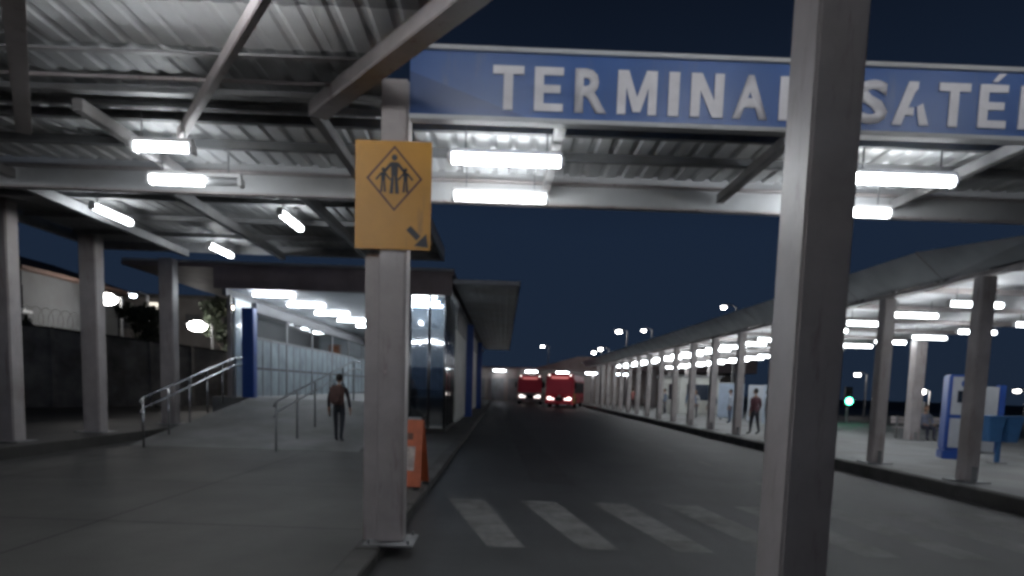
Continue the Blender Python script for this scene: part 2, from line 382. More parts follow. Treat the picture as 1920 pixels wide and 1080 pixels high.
# ------------------------------------------------------------------ TERMINAL sign board
BY = 6.28
sg = thing('terminal_sign', 'long blue board lettered TERMINAL SATÉL above the crossing', 'sign', (-0.955,BY,4.1))
part(sg, 'panel', MB().box(-0.955,6.2,BY,BY+0.06,4.125,4.70), BLUE)
part(sg, 'top_trim', MB().box(-0.955,6.2,BY-0.03,BY+0.09,4.703,4.745), FASC, 0.004)
part(sg, 'bottom_trim', MB().box(-0.955,6.2,BY-0.03,BY+0.09,4.08,4.122), FASC, 0.004)
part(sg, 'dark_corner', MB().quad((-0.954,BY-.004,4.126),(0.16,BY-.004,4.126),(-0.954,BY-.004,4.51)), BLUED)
for x in (0.5, 2.9, 5.3): part(sg, 'hanger', MB().box(x-0.04,x+0.04,BY+0.10,BY+0.36,4.10,4.16), STEELD)
def glyph(ch):
    c = bpy.data.curves.new('g', 'FONT'); c.body = ch; c.extrude = 0.0; c.offset = 0.034; c.resolution_u = 3
    o = bpy.data.objects.new('g', c); COL.objects.link(o)
    bpy.context.view_layer.update()
    me = bpy.data.meshes.new_from_object(o.evaluated_get(bpy.context.evaluated_depsgraph_get()))
    bpy.data.objects.remove(o); return me
def letter(ch, x0, x1, z0, z1):
    me = glyph(ch); xs = [v.co.x for v in me.vertices]; ys = [v.co.y for v in me.vertices]
    a, b, c, d = min(xs), max(xs), min(ys), max(ys); lo = wloc(sg)
    for v in me.vertices:
        X = x0+(v.co.x-a)/(b-a)*(x1-x0); Z = z0+(v.co.y-c)/(d-c)*(z1-z0)
        v.co = Vector((X, BY-0.016, Z)) - lo
    bm = bmesh.new(); bm.from_mesh(me)
    r = bmesh.ops.extrude_face_region(bm, geom=bm.faces[:])
    for v in r['geom']:
        if isinstance(v, bmesh.types.BMVert): v.co.y += 0.012
    bmesh.ops.recalc_face_normals(bm, faces=bm.faces); bm.to_mesh(me); bm.free()
    me.materials.clear(); me.materials.append(LETW); me.name = 'letter'
    return link('letter', me, sg)
LETW = mat('letter_white', (0.84, 0.82, 0.85), 0.5, 0, 0.06, 6)
Z0, Z1 = 4.19, 4.585
def poly_letter(ch, x0, x1):
    w_, h, t = x1-x0, Z1-Z0, 0.088
    P = {'T': [(w_/2-t/2,0),(w_/2+t/2,0),(w_/2+t/2,h-.075),(w_,h-.075),(w_,h),(0,h),(0,h-.075),(w_/2-t/2,h-.075)],
         'E': [(0,0),(w_,0),(w_,.07),(t,.07),(t,h*.42),(w_*.9,h*.42),(w_*.9,h*.42+.07),(t,h*.42+.07),(t,h-.07),(w_,h-.07),(w_,h),(0,h)],
         'M': [(0,0),(t*.9,0),(t*.9,h*.62),(w_/2-.035,h*.06),(w_/2+.035,h*.06),(w_-t*.9,h*.62),(w_-t*.9,0),(w_,0),(w_,h),(w_-t*1.15,h),(w_/2,h*.40),(t*1.15,h),(0,h)],
         'I': [(0,0),(w_,0),(w_,h),(0,h)],
         'N': [(0,0),(t,0),(t,h*.62),(w_-t*1.15,0),(w_,0),(w_,h),(w_-t,h),(w_-t,h*.38),(t*1.15,h),(0,h)],
         'L': [(0,0),(w_,0),(w_,.075),(t,.075),(t,h),(0,h)]}[ch]
    part(sg, 'letter', MB().prism([(x0+p, BY-0.016, Z0+q) for p, q in P], (0,.012,0)), LETW)
for ch, a, b in (('T',-.18,.11),('E',.21,.48),('R',.59,.89),('M',.99,1.36),('I',1.47,1.57),('N',1.68,1.99),('A',2.08,2.41),('L',2.52,2.79),
                 ('S',3.24,3.55),('T',4.03,4.33),('E',4.42,4.69),('L',4.81,5.07)):
    if ch in 'TEMINL': poly_letter(ch, a, b)
    else: letter(ch, a, b, Z0, Z1)
# broken A of the second word and the accent of the E
la = MB(); yo = (0, 0.012, 0); yy = BY-0.016
la.prism([(3.60,yy,Z0),(3.69,yy,Z0),(3.72,yy,Z0+.09),(3.80,yy,Z0+.09),(3.80,yy,Z0+.16),(3.745,yy,Z0+.16),(3.80,yy,Z1-.10),(3.83,yy,Z1-.06),(3.83,yy,Z1),(3.74,yy,Z1)], yo)
la.prism([(3.86,yy,Z0),(3.95,yy,Z0),(3.885,yy,Z0+.20),(3.83,yy,Z0+.17)], yo)
part(sg, 'letter', la, LETW, label='letter A with a piece of its stroke broken off')
part(sg, 'accent', MB().prism([(4.53,yy,4.61),(4.58,yy,4.61),(4.66,yy,4.685),(4.59,yy,4.685)], yo), LETW)

# ------------------------------------------------------------------ yellow pedestrian sign on the column
ys = thing('pedestrian_sign', 'yellow pedestrian crossing sign with black arrow on the canopy column', 'sign', (-1.1,6.285,2.88))
SY = 6.27
part(ys, 'panel', MB().box(-1.455,-0.735,SY,SY+0.012,2.875,3.875), YEL, 0.004)
part(ys, 'bracket', MB().box(-1.25,-0.95,SY+0.0125,SY+0.029,3.3,3.36), STEELD)
part(ys, 'bracket', MB().box(-1.25,-0.95,SY+0.0125,SY+0.029,3.0,3.06), STEELD)
cx, cz = -1.085, 3.53; dw, dh = 0.265, 0.30; yp = SY-0.004
def ring(o, t):
    b = MB(); P = [(cx,cz+o[1]),(cx+o[0],cz),(cx,cz-o[1]),(cx-o[0],cz)]; q = [(cx,cz+o[1]-t),(cx+o[0]-t,cz),(cx,cz-o[1]+t),(cx-o[0]+t,cz)]
    for k in range(4):
        j = (k+1) % 4; b.quad((P[k][0],yp,P[k][1]),(P[j][0],yp,P[j][1]),(q[j][0],yp,q[j][1]),(q[k][0],yp,q[k][1]))
    return b
part(ys, 'diamond_border', ring((dw,dh), 0.026), BRN)
def figure(x, z, s):
    b = MB(); y = SY-0.006
    n = 10; b.quad(*[(x+.028*s*math.cos(6.283*k/n), y, z+.20*s+.030*s*math.sin(6.283*k/n)) for k in range(n)])
    b.quad((x-.035*s,y,z+.16*s),(x+.035*s,y,z+.16*s),(x+.03*s,y,z+.03*s),(x-.03*s,y,z+.03*s))
    b.quad((x-.04*s,y,z+.155*s),(x-.025*s,y,z+.13*s),(x-.10*s,y,z+.04*s),(x-.12*s,y,z+.06*s))
    b.quad((x+.04*s,y,z+.155*s),(x+.025*s,y,z+.13*s),(x+.10*s,y,z+.04*s),(x+.12*s,y,z+.06*s))
    b.quad((x-.03*s,y,z+.029*s),(x-.002*s,y,z+.029*s),(x-.01*s,y,z-.13*s),(x-.045*s,y,z-.13*s))
    b.quad((x+.002*s,y,z+.029*s),(x+.03*s,y,z+.029*s),(x+.045*s,y,z-.13*s),(x+.01*s,y,z-.13*s))
    return b
part(ys, 'pictogram_adult', figure(cx, cz-0.01, 1.0), BLK)
part(ys, 'pictogram_child', figure(cx-0.105, cz-0.045, 0.62), BLK)
part(ys, 'pictogram_child', figure(cx+0.105, cz-0.045, 0.62), BLK)
ay = yp
part(ys, 'arrow', MB().quad((-0.965,ay,3.06),(-0.925,ay,3.10),(-0.83,ay,3.005),(-0.87,ay,2.965)).quad((-0.775,ay,3.03),(-0.755,ay,2.90),(-0.89,ay,2.915)), BLK)

# ------------------------------------------------------------------ tube lights
def tube_proto(m, L=1.2, rad=0.062, name='tube_light', lit=1.0):
    t = link(name, None); t.empty_display_size = 0.1
    if lit < 1:
        b2 = MB().tube([(-L/2+L*lit+.004,0,0),(L/2-.03,0,0)], rad*.7, 12, True); part(t, 'dead_diffuser', b2, FASC, 0, True, True)
    b = MB().tube([(-L/2+.03,0,0),(-L/2+L*lit-.03*(lit == 1),0,0)], rad, 12, True)
    for v in b.v: v.z *= 0.8
    o = part(t, 'diffuser', b, m, 0, True, True)
    part(t, 'housing', MB().box(-L/2,L/2,-.045,.045,.051,.095), WHITE, 0, True)
    part(t, 'end_cap', MB().box(-L/2-.02,-L/2+.028,-.065,.065,-.055,.05), WHITE, 0.01, True)
    part(t, 'end_cap', MB().box(L/2-.028,L/2+.02,-.065,.065,-.055,.05), WHITE, 0.01, True)
    hg = {1.5: .1}.get(L, .36)
    for s in (-1, 1): part(t, 'hanger', MB().tube([(s*L*.36,0,.0955),(s*L*.36,0,hg)], 0.008, 6), STEELD, 0, True)
    return t
protos = {}
def tube(kind, loc, rz, label, group):
    if kind not in protos:
        protos[kind] = tube_proto({'a':LT,'p':LTP,'s':LTF,'h':LT,'d':LT,'r':LTR}[kind], {'h':.62,'d':1.12,'s':1.5}.get(kind,1.2), .042 if kind == 'h' else .062, 'tube_light', .58 if kind == 'd' else 1.0); o = protos[kind]
    else: o = copy_tree(protos[kind])
    o.location = loc; o.rotation_euler.z = rz
    return tag(o, label, 'light', group)
def trough(loc, label, group):  # unseen lamp added for the roof; opaque tray keeps the ground dark
    t = thing('added_trough_light', label, 'light', loc, 0, group)
    part(t, 'diffuser', MB().tube([(-.57,0,0),(.57,0,0)], .05, 12), LTT, 0, True, True)
    part(t, 'reflector', MB().box(-.62,.62,-.11,.11,-.085,-.06).box(-.62,.62,-.11,-.10,-.0595,.01).box(-.62,.62,.10,.11,-.0595,.01), WHITE, 0, True)
    for s in (-.45,.45): part(t, 'hanger', MB().tube([(s,.0,.0505),(s,.0,.30)], .008, 6), STEELD, 0, True)
    return t
def added_sign_light(loc, label, group):  # unseen lamp added to brighten the board; visor keeps the ground dark
    t = thing('added_sign_light', label, 'light', loc, 0, group)
    part(t, 'diffuser', MB().tube([(-.57,0,0),(.57,0,0)], .05, 12), LTR, 0, True, True)
    part(t, 'visor', MB().box(-.62,.62,-.12,.16,-.105,-.08).box(-.62,.62,-.12,-.10,-.0795,.08).box(-.62,.62,-.12,.16,.081,.10), WHITE, 0, True)
    part(t, 'hanger', MB().box(-.03,.03,-.03,.03,.101,.29), STEELD, 0, True)
    return t
GA = 'tube lights under the crossing canopy'
tube('a', (-0.04,7.06,4.0), 0, 'lit tube light above the zebra crossing, upper of the pair beside the yellow sign', GA)
tube('a', (-0.11,8.40,4.0), 0, 'lit tube light above the zebra crossing, lower of the pair beside the yellow sign', GA)
tube('a', (4.30,7.22,4.0), 0, 'long lit tube light right of the near column, under the letters SATÉL', GA)
tube('a', (4.36,8.50,4.0), 0, 'lit tube light mostly hidden by the near column, lower of two', GA)
tube('h', (-3.66,7.07,4.0), 0, 'thin lit tube light left of the yellow sign, upper of two', GA)
tube('d', (-3.85,8.18,4.0), 0, 'half-lit tube light left of the yellow sign, lower of two', GA)
GB = 'tube lights under the dark left roof'
tube('a', (-4.11,12.5,4.6), math.pi/2, 'slanting lit tube light below the dark roof, close to the yellow sign', GB)
tube('a', (-7.45,12.5,4.6), math.pi/2, 'slanting lit tube light below the dark roof, close to the left columns', GB)
tube('a', (-6.76,15.55,4.6), math.pi/2, 'small far tube light at the back edge of the dark roof', GB)
GC = 'added lamps overhead out of view'  # lamps out of view, added to brighten roof sheets and near column
trough((-2.3,4.12,4.16), 'added unseen trough light under the roof sheets overhead, in front of the yellow sign', GC)
trough((-8.6,4.12,4.16), 'added unseen trough light under the roof sheets overhead, at the far left end', GC)
trough((-5.6,4.12,4.16), 'added unseen trough light under the roof sheets overhead, towards the left columns', GC)
tube('r', (-2.2,2.6,4.0), 0, 'added unseen tube light overhead behind the near column', GC)
tube('a', (-0.2,0.5,5.3), 0, 'added unseen tube light under the roof deck on the near column', GC)
for k, x in enumerate((-0.4, 2.6, 5.6)): added_sign_light((x,2.95,5.34), 'added unseen shielded lamp aimed at the blue terminal sign, %s from the yellow sign' % ORD[k], 'added lamps aimed at the terminal sign')

# ------------------------------------------------------------------ station building on the left
st = thing('station_building', 'low station building with bright white ceiling, glass front and blue pillars', 'building', (-5.5,22,0))
def ps(name, mb, m, bevel=0, **k): return part(st, name, mb, m, bevel, **k)
ps('floor', MB().box(-9.9,-4.75,22.0,60,-0.1,0.98), CONCL)
ps('ceiling', MB().box(-9.4,-4.6,22.06,60,4.64,4.70), CEIL)
ps('roof', MB().box(-12.9,-1.75,22.06,60,5.30,5.42), FASB)
ps('fascia', MB().box(-9.8,-1.82,21.98,22.05,4.62,5.30), FASB)
ps('roof_edge_trim', MB().box(-12.8,-1.75,21.92,22.055,5.42,5.50), FASC)
ps('soffit_beam', MB().box(-9.55,-9.41,22.06,60,4.40,4.72), STEELD)
for k in range(12):     # overhang along the road: corrugated soffit panels
    y0 = 22.0+k*3.2
    o = ps('soffit_panel', sheet(-1.78,0.42,y0,y0+3.18,5.07,0.27,0.012), SOFF)
ps('overhang_trim', MB().box(0.425,0.48,22.0,60.4,5.02,5.18), STEELD)
ps('overhang_trim', MB().box(-1.78,0.42,21.94,21.995,5.02,5.16), FASC)
# glass side wall facing the ramp: pillars, panes
ps('pillar', MB().box(-8.95,-8.55,22.15,22.5,0.98,4.02), BLUEP, 0.02)
ps('pillar', MB().box(-9.42,-9.28,22.1,22.24,0.98,4.42), STEEL, 0.01)
for k in range(6):
    y0 = 22.52+k*3.4
    ps('mullion', MB().box(-8.72,-8.64,y0+3.28,y0+3.4,0.98,3.9), STEELD)
    p = ps('window_pane', MB().box(-8.69,-8.67,y0,y0+3.28,1.02,3.0), FROST)
    p = ps('window_pane', MB().box(-8.69,-8.67,y0,y0+3.28,3.09,3.9), GLASS)
    for dx in (.82, 1.64, 2.46): ps('door_frame', MB().box(-8.70,-8.655,y0+dx-.035,y0+dx+.035,1.0,3.0), STEELD)
    ps('door_rail', MB().box(-8.705,-8.66,y0,y0+3.28,1.95,2.03), mat('dark_header',(.09,.09,.10),.6,0,.1,2))
    ps('transom', MB().box(-8.71,-8.65,y0,y0+3.28,3.005,3.085), STEELD)
ps('header', MB().box(-8.76,-8.58,22.52,43,3.905,4.22), mat('dark_header',(.09,.09,.10),.6,0,.1,2))
PBW = mat('pale_blue_wall',(0.72,0.79,0.84),0.35,0,0.06,1)
ps('back_wall', MB().box(-9.40,-9.34,22.6,44,0.985,4.39), PBW)
for k in range(6): ps('display_panel', MB().box(-9.33,-9.25,23.2+k*3.0,25.4+k*3.0,1.5,3.1), mat('display_%d' % (k % 3), ((.62,.66,.70),(.40,.48,.58),(.30,.34,.40))[k % 3], .3, 0, .15, 2))
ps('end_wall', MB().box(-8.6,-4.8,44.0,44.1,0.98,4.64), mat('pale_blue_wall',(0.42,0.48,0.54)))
ps('wall_sign', MB().box(-6.2,-5.5,43.9,43.97,3.0,4.1), mat('orange_print',(0.65,0.25,0.12),0.5))
# booth block between corridor and road
ps('booth_wall', MB().box(-4.74,-4.6,22.3,60,0.0,4.64), mat('pale_grey_wall',(0.45,0.46,0.47),0.6,0,0.06,1))
ps('booth_back', MB().box(-4.59,-2.06,26.4,26.5,0,4.79), mat('pale_grey_wall',(0.45,0.46,0.47)))
ps('booth_counter', MB().box(-4.4,-2.3,24.6,25.3,0.121,1.1), DARK, .02)
ps('booth_shelf', MB().box(-4.55,-2.3,26.0,26.39,1.4,2.3), mat('dark_shelf',(.10,.12,.16),.5,0,.3,4), .02)
ps('booth_ceiling', MB().box(-4.59,-1.83,22.06,60,4.80,4.86), SHEETD)
ps('booth_base', MB().box(-4.55,-1.95,21.9,26.35,0.0,0.12), KERB, 0.01)
for k, x in enumerate((-4.5,-3.85,-3.2,-2.55,-2.0)):
    ps('mullion', MB().tube([(x,22.0,0.12),(x,22.0,4.62)], 0.055 if k else 0.075, 12), CHROME, smooth=True)
for k, (xa, xb) in enumerate(((-4.43,-3.91),(-3.79,-3.26),(-3.14,-2.61),(-2.49,-2.06))):
    ps('door_pane', MB().box(xa,xb,21.99,22.01,0.20,4.55), GLASSB)
for y in (23.2,24.4,25.6):
    ps('mullion', MB().tube([(-2.0,y,0.12),(-2.0,y,4.8)], 0.05, 12), CHROME, smooth=True)
for y0 in (22.08,23.28,24.48): ps('door_pane', MB().box(-2.01,-1.99,y0,y0+1.06,0.2,4.5), GLASSB)
yy_ = 26.6
for k, (ln, pil) in enumerate(((3.6,0),(3.6,1),(4.0,0),(4.0,0),(5.0,1),(5.0,0),(4.0,0))):
    ps('side_panel', MB().box(-2.04,-1.97,yy_,yy_+ln-.06,0.12,3.9), DOORG)
    ps('header', MB().box(-2.06,-1.95,yy_,yy_+ln-.06,3.91,4.79), STEELD)
    yy_ += ln
    if pil:
        ps('pillar', MB().box(-2.03,-1.62,yy_,yy_+.36,0.0,4.8), BLUEP, 0.015); yy_ += .42
GS = 'tube lights in the station corridor'
for k in range(7):
    tube('s', (-8.05+0.27*k,22.8+2.75*k,4.54), 0, 'corridor ceiling tube light, %s from the station front edge' % ORD[k], GS)
for k in range(4):
    tube('s', (-9.1,24.1+3.4*k,3.55), math.pi/2, 'added tube light behind the station glass, %s from the blue pillar' % ORD[k], 'added tube lights behind the station glass')  # added lamps, seen through the upper panes as bright patches
for k in range(3):
    tube('s', (-3.2,23.3+1.2*k,4.69), 0, 'added tube light inside the dark glazed booth, %s from its doors' % ORD[k], 'added tube lights in the glazed booth')  # added lamps, showing through the booth glass as bright dots
for k in range(5):
    tube('s', (-3.3,30.0+5*k,4.69), math.pi/2, 'tube light over the side panels by the road, %s from the booth' % ORD[k], 'tube lights over the side panels')

# ramp up to the station floor
rm = MB(); rm.prism([(-8.6,14.8,0.004),(-8.6,21.97,0.98),(-8.6,21.97,-.1),(-8.6,14.8,-.1)], (5.3,0,0))
struct('ramp', rm, mat('ramp_concrete',(0.19,0.19,0.19),0.7,0,0.15,1,0.2,40,grime=0.3))
def rail(name, label, xa, xb, CHROME=CHROME):
    A = Vector((xa,14.5,0)); B = Vector((xb,22.0,1.02)); r = thing(name, label, 'handrail', A, 0, 'ramp handrails')
    for h, nm in ((1.12,'top_rail'),(0.88,'lower_rail')):
        part(r, nm, MB().tube([A+Vector((0,-.12,h-.1)),A+Vector((0,0,h)),B+Vector((0,0,h+.18)),B+Vector((0,1.2,h+.16))], 0.024, 8), CHROME, smooth=True)
    for k in range(6):
        t = k/5; p = A.lerp(B, t); p.z = max(0.0, p.z-0.03)
        part(r, 'post', MB().tube([p, p+Vector((0,0,1.12+.18*t))], 0.026, 8), CHROME, smooth=True)
    return r
rail('handrail', 'double steel handrail climbing the far left side of the ramp', -8.07, -9.1)
rail('handrail', 'double steel handrail on the ramp side next to the walking person', -5.1, -5.1, mat('dull_rail',(.24,.25,.26),.5,0,.1,4))

# ------------------------------------------------------------------ right-hand platform shelter
sh = thing('platform_shelter', 'long platform shelter with white ceiling, grey fascia and steel columns across the road', 'shelter', (8.65,9.6,0.12))
def pr(name, mb, m, bevel=0, **k): return part(sh, name, mb, m, bevel, **k)
SP = 2.95
def col_r(y, x=8.65, wd=0.15):
    b = MB().box(x-wd,x+wd,y-wd,y+wd,0.14,3.85); pr('column', b, STEEL, 0.015)
    pr('base_plate', MB().box(x-wd-.14,x+wd+.14,y-wd-.14,y+wd+.14,0.12,0.145), STEELD, 0.004)
    pr('gusset', MB().box(x-.012,x+.012,y-wd-.12,y-wd-.002,0.146,0.42), STEELD)
for k in range(17): col_r(11.67+k*SP, 8.65, 0.13)
for k in range(9): col_r(17.6+k*5.9, 15.2, 0.19)
pr('edge_beam', MB().box(8.55,8.75,9.6,64,3.86,3.93), STEEL)
pr('edge_beam', MB().box(8.59,8.71,9.6,64,4.24,4.29), STEELD)
for k in range(34):
    y = 9.9+k*1.475; pr('truss_web', MB().bar((8.65,y,3.925),(8.65,y+.7375,4.245),0.03,0.03), STEELD); pr('truss_web', MB().bar((8.65,y+.7375,4.245),(8.65,y+1.475,3.925),0.03,0.03), STEELD)
pr('ceiling', MB().box(9.35,16.8,9.6,64,4.15,4.20), CEIL)
pr('roof', MB().prism([(8.3,12.5,4.42),(13,12.5,4.95),(17.2,12.5,4.45),(17.2,12.5,4.36),(8.3,12.5,4.30)], (0,52,0)), FASC)
for k in range(18):
    y0 = 12.5+k*SP-0.0
    pr('fascia_panel', MB().prism([(8.42,y0,3.93),(7.86,y0,4.42),(7.867,y0,4.426),(8.427,y0,3.936)], (0,SP-0.012,0)), TRANS)
    pr('fascia_rib', MB().bar((8.44,y0-.006,3.945),(7.86,y0-.006,4.435),0.011,0.05), STEEL)
pr('fascia_panel', MB().prism([(8.42,12.48,3.93),(7.86,12.48,4.42),(7.90,9.6,4.12),(8.42,9.6,3.93)], (.006,0,.006)), TRANS)
pr('end_fascia', MB().box(8.56,17.0,9.54,9.595,3.95,4.75), FASC)
pr('end_fascia_flange', MB().box(8.56,17.0,9.44,9.535,4.50,4.53), STEELD)
pr('cross_beam', MB().box(8.76,16.6,11.6,11.74,3.98,4.145), STEEL)
for k in range(1,17): pr('cross_beam', MB().box(8.76,16.6,11.62+k*SP,11.72+k*SP,4.03,4.145), STEEL)
GP = 'tube lights in rows under the platform shelter'
for k in range(22):
    tube('p', (10.3,12.0+k*2.12,3.72 if k else 3.72), 0, 'tube light in the road-side row of the platform shelter, %s from the near end' % ORD[k], GP)
for k in range(19):
    tube('p', (14.4,15.2+k*2.2,3.72), 0, 'tube light in the back row of the platform shelter, %s from the near end' % ORD[k], GP)

# furniture on the platform
BLUEM = mat('blue_plastic', (0.05,0.16,0.36), 0.5, 0, 0.08, 4)
PANELW = mat('pale_panel', (0.52,0.54,0.58), 0.45, 0, 0.05, 3)
k1 = thing('ticket_machine', 'tall blue and white ticket machine behind the shelter column', 'machine', (11.75,16.4,0.12), R(-22))
part(k1, 'plinth', MB().box(-.32,.32,-.32,.32,0,.22), BLUEP, .02, True)
part(k1, 'cabinet', MB().box(-.30,.30,-.30,.30,.222,2.15), BLUEP, .03, True)
part(k1, 'front_panel', MB().box(-.22,.298,-.312,-.302,.3,1.05), PANELW, 0, True)
part(k1, 'front_panel', MB().box(-.22,.298,-.312,-.302,1.14,2.10), PANELW, 0, True)
part(k1, 'screen', MB().box(-.1,.2,-.322,-.313,1.45,1.75), mat('dark_screen',(.03,.04,.06),.2), 0, True)
part(k1, 'emblem', MB().tube([(.06,-.313,1.93),(.06,-.318,1.93)], .10, 14), BLUEP, 0, True)
k2 = thing('notice_board', 'white notice board with blue edge beside the blue bins', 'notice board', (13.9,18.3,0.12), R(4))
part(k2, 'board', MB().box(-.42,.36,-.06,.06,.05,1.92), PANELW, .01, True)
part(k2, 'blue_edge', MB().box(.362,.56,-.08,.08,0,1.98), BLUEP, .015, True)
part(k2, 'foot', MB().box(-.46,.36,-.14,.14,0,.048), STEELD, 0, True)
tb = thing('twin_waste_bin', 'pair of blue waste bins on a single post at the platform edge', 'bin', (12.2,15.5,0.12))
part(tb, 'post', MB().tube([(0,0,0),(0,0,1.15)], .06, 10), BLUEM, 0, True)
part(tb, 'base_plate', MB().box(-.15,.15,-.15,.15,0,.02), STEELD, 0, True)
for s in (-1, 1):
    b = MB(); pts0 = [(-.13,-.14),(.13,-.14),(.13,.14),(-.13,.14)]; pts1 = [(-.2,-.19),(.2,-.19),(.2,.19),(-.2,.19)]
    n = len(b.v); b.v += [Vector((p[0]+s*.225,p[1]-.02,.52)) for p in pts0] + [Vector((p[0]+s*.225,p[1]-.02,1.12)) for p in pts1]
    b.f += [(0,3,2,1),(0,1,5,4),(1,2,6,5),(2,3,7,6),(3,0,4,7),(4,5,6,7)]
    o = part(tb, 'bin', b, BLUEM, .015, True)
    part(o, 'rim', MB().box(s*.225-.215,s*.225+.215,-.225,.185,1.10,1.16), BLUEM, .012, True)
yp_ = thing('yellow_pole', 'slim yellow pole behind the blue waste bins', 'pole', (15.0,17.9,0.12))
part(yp_, 'shaft', MB().tube([(0,0,.02),(0,0,3.84)], .065, 10), mat('pole_yellow',(.42,.36,.12),.5,0,.1,4), 0, True, True)
part(yp_, 'base_plate', MB().box(-.14,.14,-.14,.14,0,.02), STEELD, 0, True)
bn = thing('bench', 'metal bench where a person sits, left of the ticket machine', 'bench', (15.9,24.0,0.12), R(-6))
for k in range(4): part(bn, 'slat', MB().box(-1.0,1.0,-.22+k*.115,-.12+k*.115,.42,.45), STEEL, .004, True)
for k in range(2): part(bn, 'back_slat', MB().box(-1.0,1.0,.27,.295,.58+k*.14,.69+k*.14), STEEL, .004, True)
for s in (-.8,.8):
    part(bn, 'leg', MB().box(s-.03,s+.03,-.2,-.14,0,.418).box(s-.03,s+.03,.2,.268,0,.86), STEELD, 0, True)
for k, (x, y, h, c) in enumerate(((13.2,30.5,2.0,(.5,.58,.68)),(13.6,33.5,2.0,(.6,.64,.7)),(13.2,37.0,2.1,(.42,.5,.62)),(14.6,41,2.2,(.5,.5,.5)))):
    t = thing('information_panel', ['pale blue free-standing panel on the platform behind the waiting people','whitish free-standing panel farther down the platform','blue-grey free-standing panel deep in the platform','grey panel at the far end of the platform'][k], 'panel', (x,y,.12), R(-20))
    part(t, 'board', MB().box(-.7,.7,-.05,.05,.12,h), mat('panel_%d' % k, c, .5, 0, .08, 3), .01, True)
    for s in (-.5,.5): part(t, 'foot', MB().box(s-.05,s+.05,-.25,.25,0,.118), STEELD, 0, True)
tb2 = thing('ticket_booth', 'grey ticket booth deep on the platform under the shelter', 'booth', (13.8,48,.12))
part(tb2, 'wall', MB().box(-1.4,1.4,-3,3,0,2.6), DOORG, .02, True)
part(tb2, 'window', MB().box(-1.45,-1.405,-2.2,-.2,1.0,2.1), mat('dark_screen',(.03,.04,.06)), 0, True)
part(tb2, 'window', MB().box(-.9,.9,-3.05,-3.005,1.0,2.1), mat('dark_screen',(.03,.04,.06)), 0, True)
part(tb2, 'roof', MB().box(-1.6,1.6,-3.2,3.2,2.602,2.72), STEELD, .01, True)

# traffic light beyond the platform
tl = thing('traffic_light', 'traffic light showing green beyond the platform', 'traffic light', (20.3,37.5,-.2))
part(tl, 'pole', MB().tube([(0,0,0),(0,0,1.3)], .07, 8), STEELD, 0, True)
part(tl, 'head', MB().box(-.2,.2,-.13,.13,1.3,2.45), BLK, .03, True)
part(tl, 'lamp', MB().tube([(0,-.131,1.62),(0,-.19,1.62)], .19, 16), glow('green_lamp',(.1,1,.55),22), 0, True, label='lit green lamp')
for z in (1.98,2.28): part(tl, 'lamp', MB().tube([(0,-.131,z),(0,-.17,z)], .12, 16), DARK, 0, True)

# ------------------------------------------------------------------ orange folding board at the kerb
af = thing('folding_board', 'orange folding warning board beside the canopy column at the kerb', 'board', (-1.44,9.9,0), R(-6))
for s in (-1, 1):
    b = MB(); t = .02
    def L(u, h): return (u, s*(.30*(1-h/1.08)+.012), h)
    b.prism([L(-.27,.06),L(.27,.06),L(.235,1.06),L(-.235,1.06)], (0,s*t,0))
    o = part(af, 'board', b, ORANGE, .006, True)
    if s < 0:
        q = MB()
        q.quad(*[(p[0],p[1]-t-.003,p[2]) for p in (L(-.19,.30),L(.15,.30),L(.15,.66),L(-.19,.66))])
        part(o, 'white_patch', q, mat('worn_white',(.42,.36,.34),.6,0,.25,9), 0, True)
        q = MB(); q.quad(*[(p[0],p[1]-t-.003,p[2]) for p in (L(-.18,.76),L(.10,.76),L(.10,.86),L(-.18,.86))])
        part(o, 'dark_band', q, BRN, 0, True)
    for u in (-.21,.21): part(af, 'foot', MB().box(u-.05,u+.05,s*.31-.02,s*.31+.02,0,.058), TYRE, 0, True)
part(af, 'hinge', MB().box(-.2,.2,-.02,.02,1.062,1.10), STEELD, 0, True)

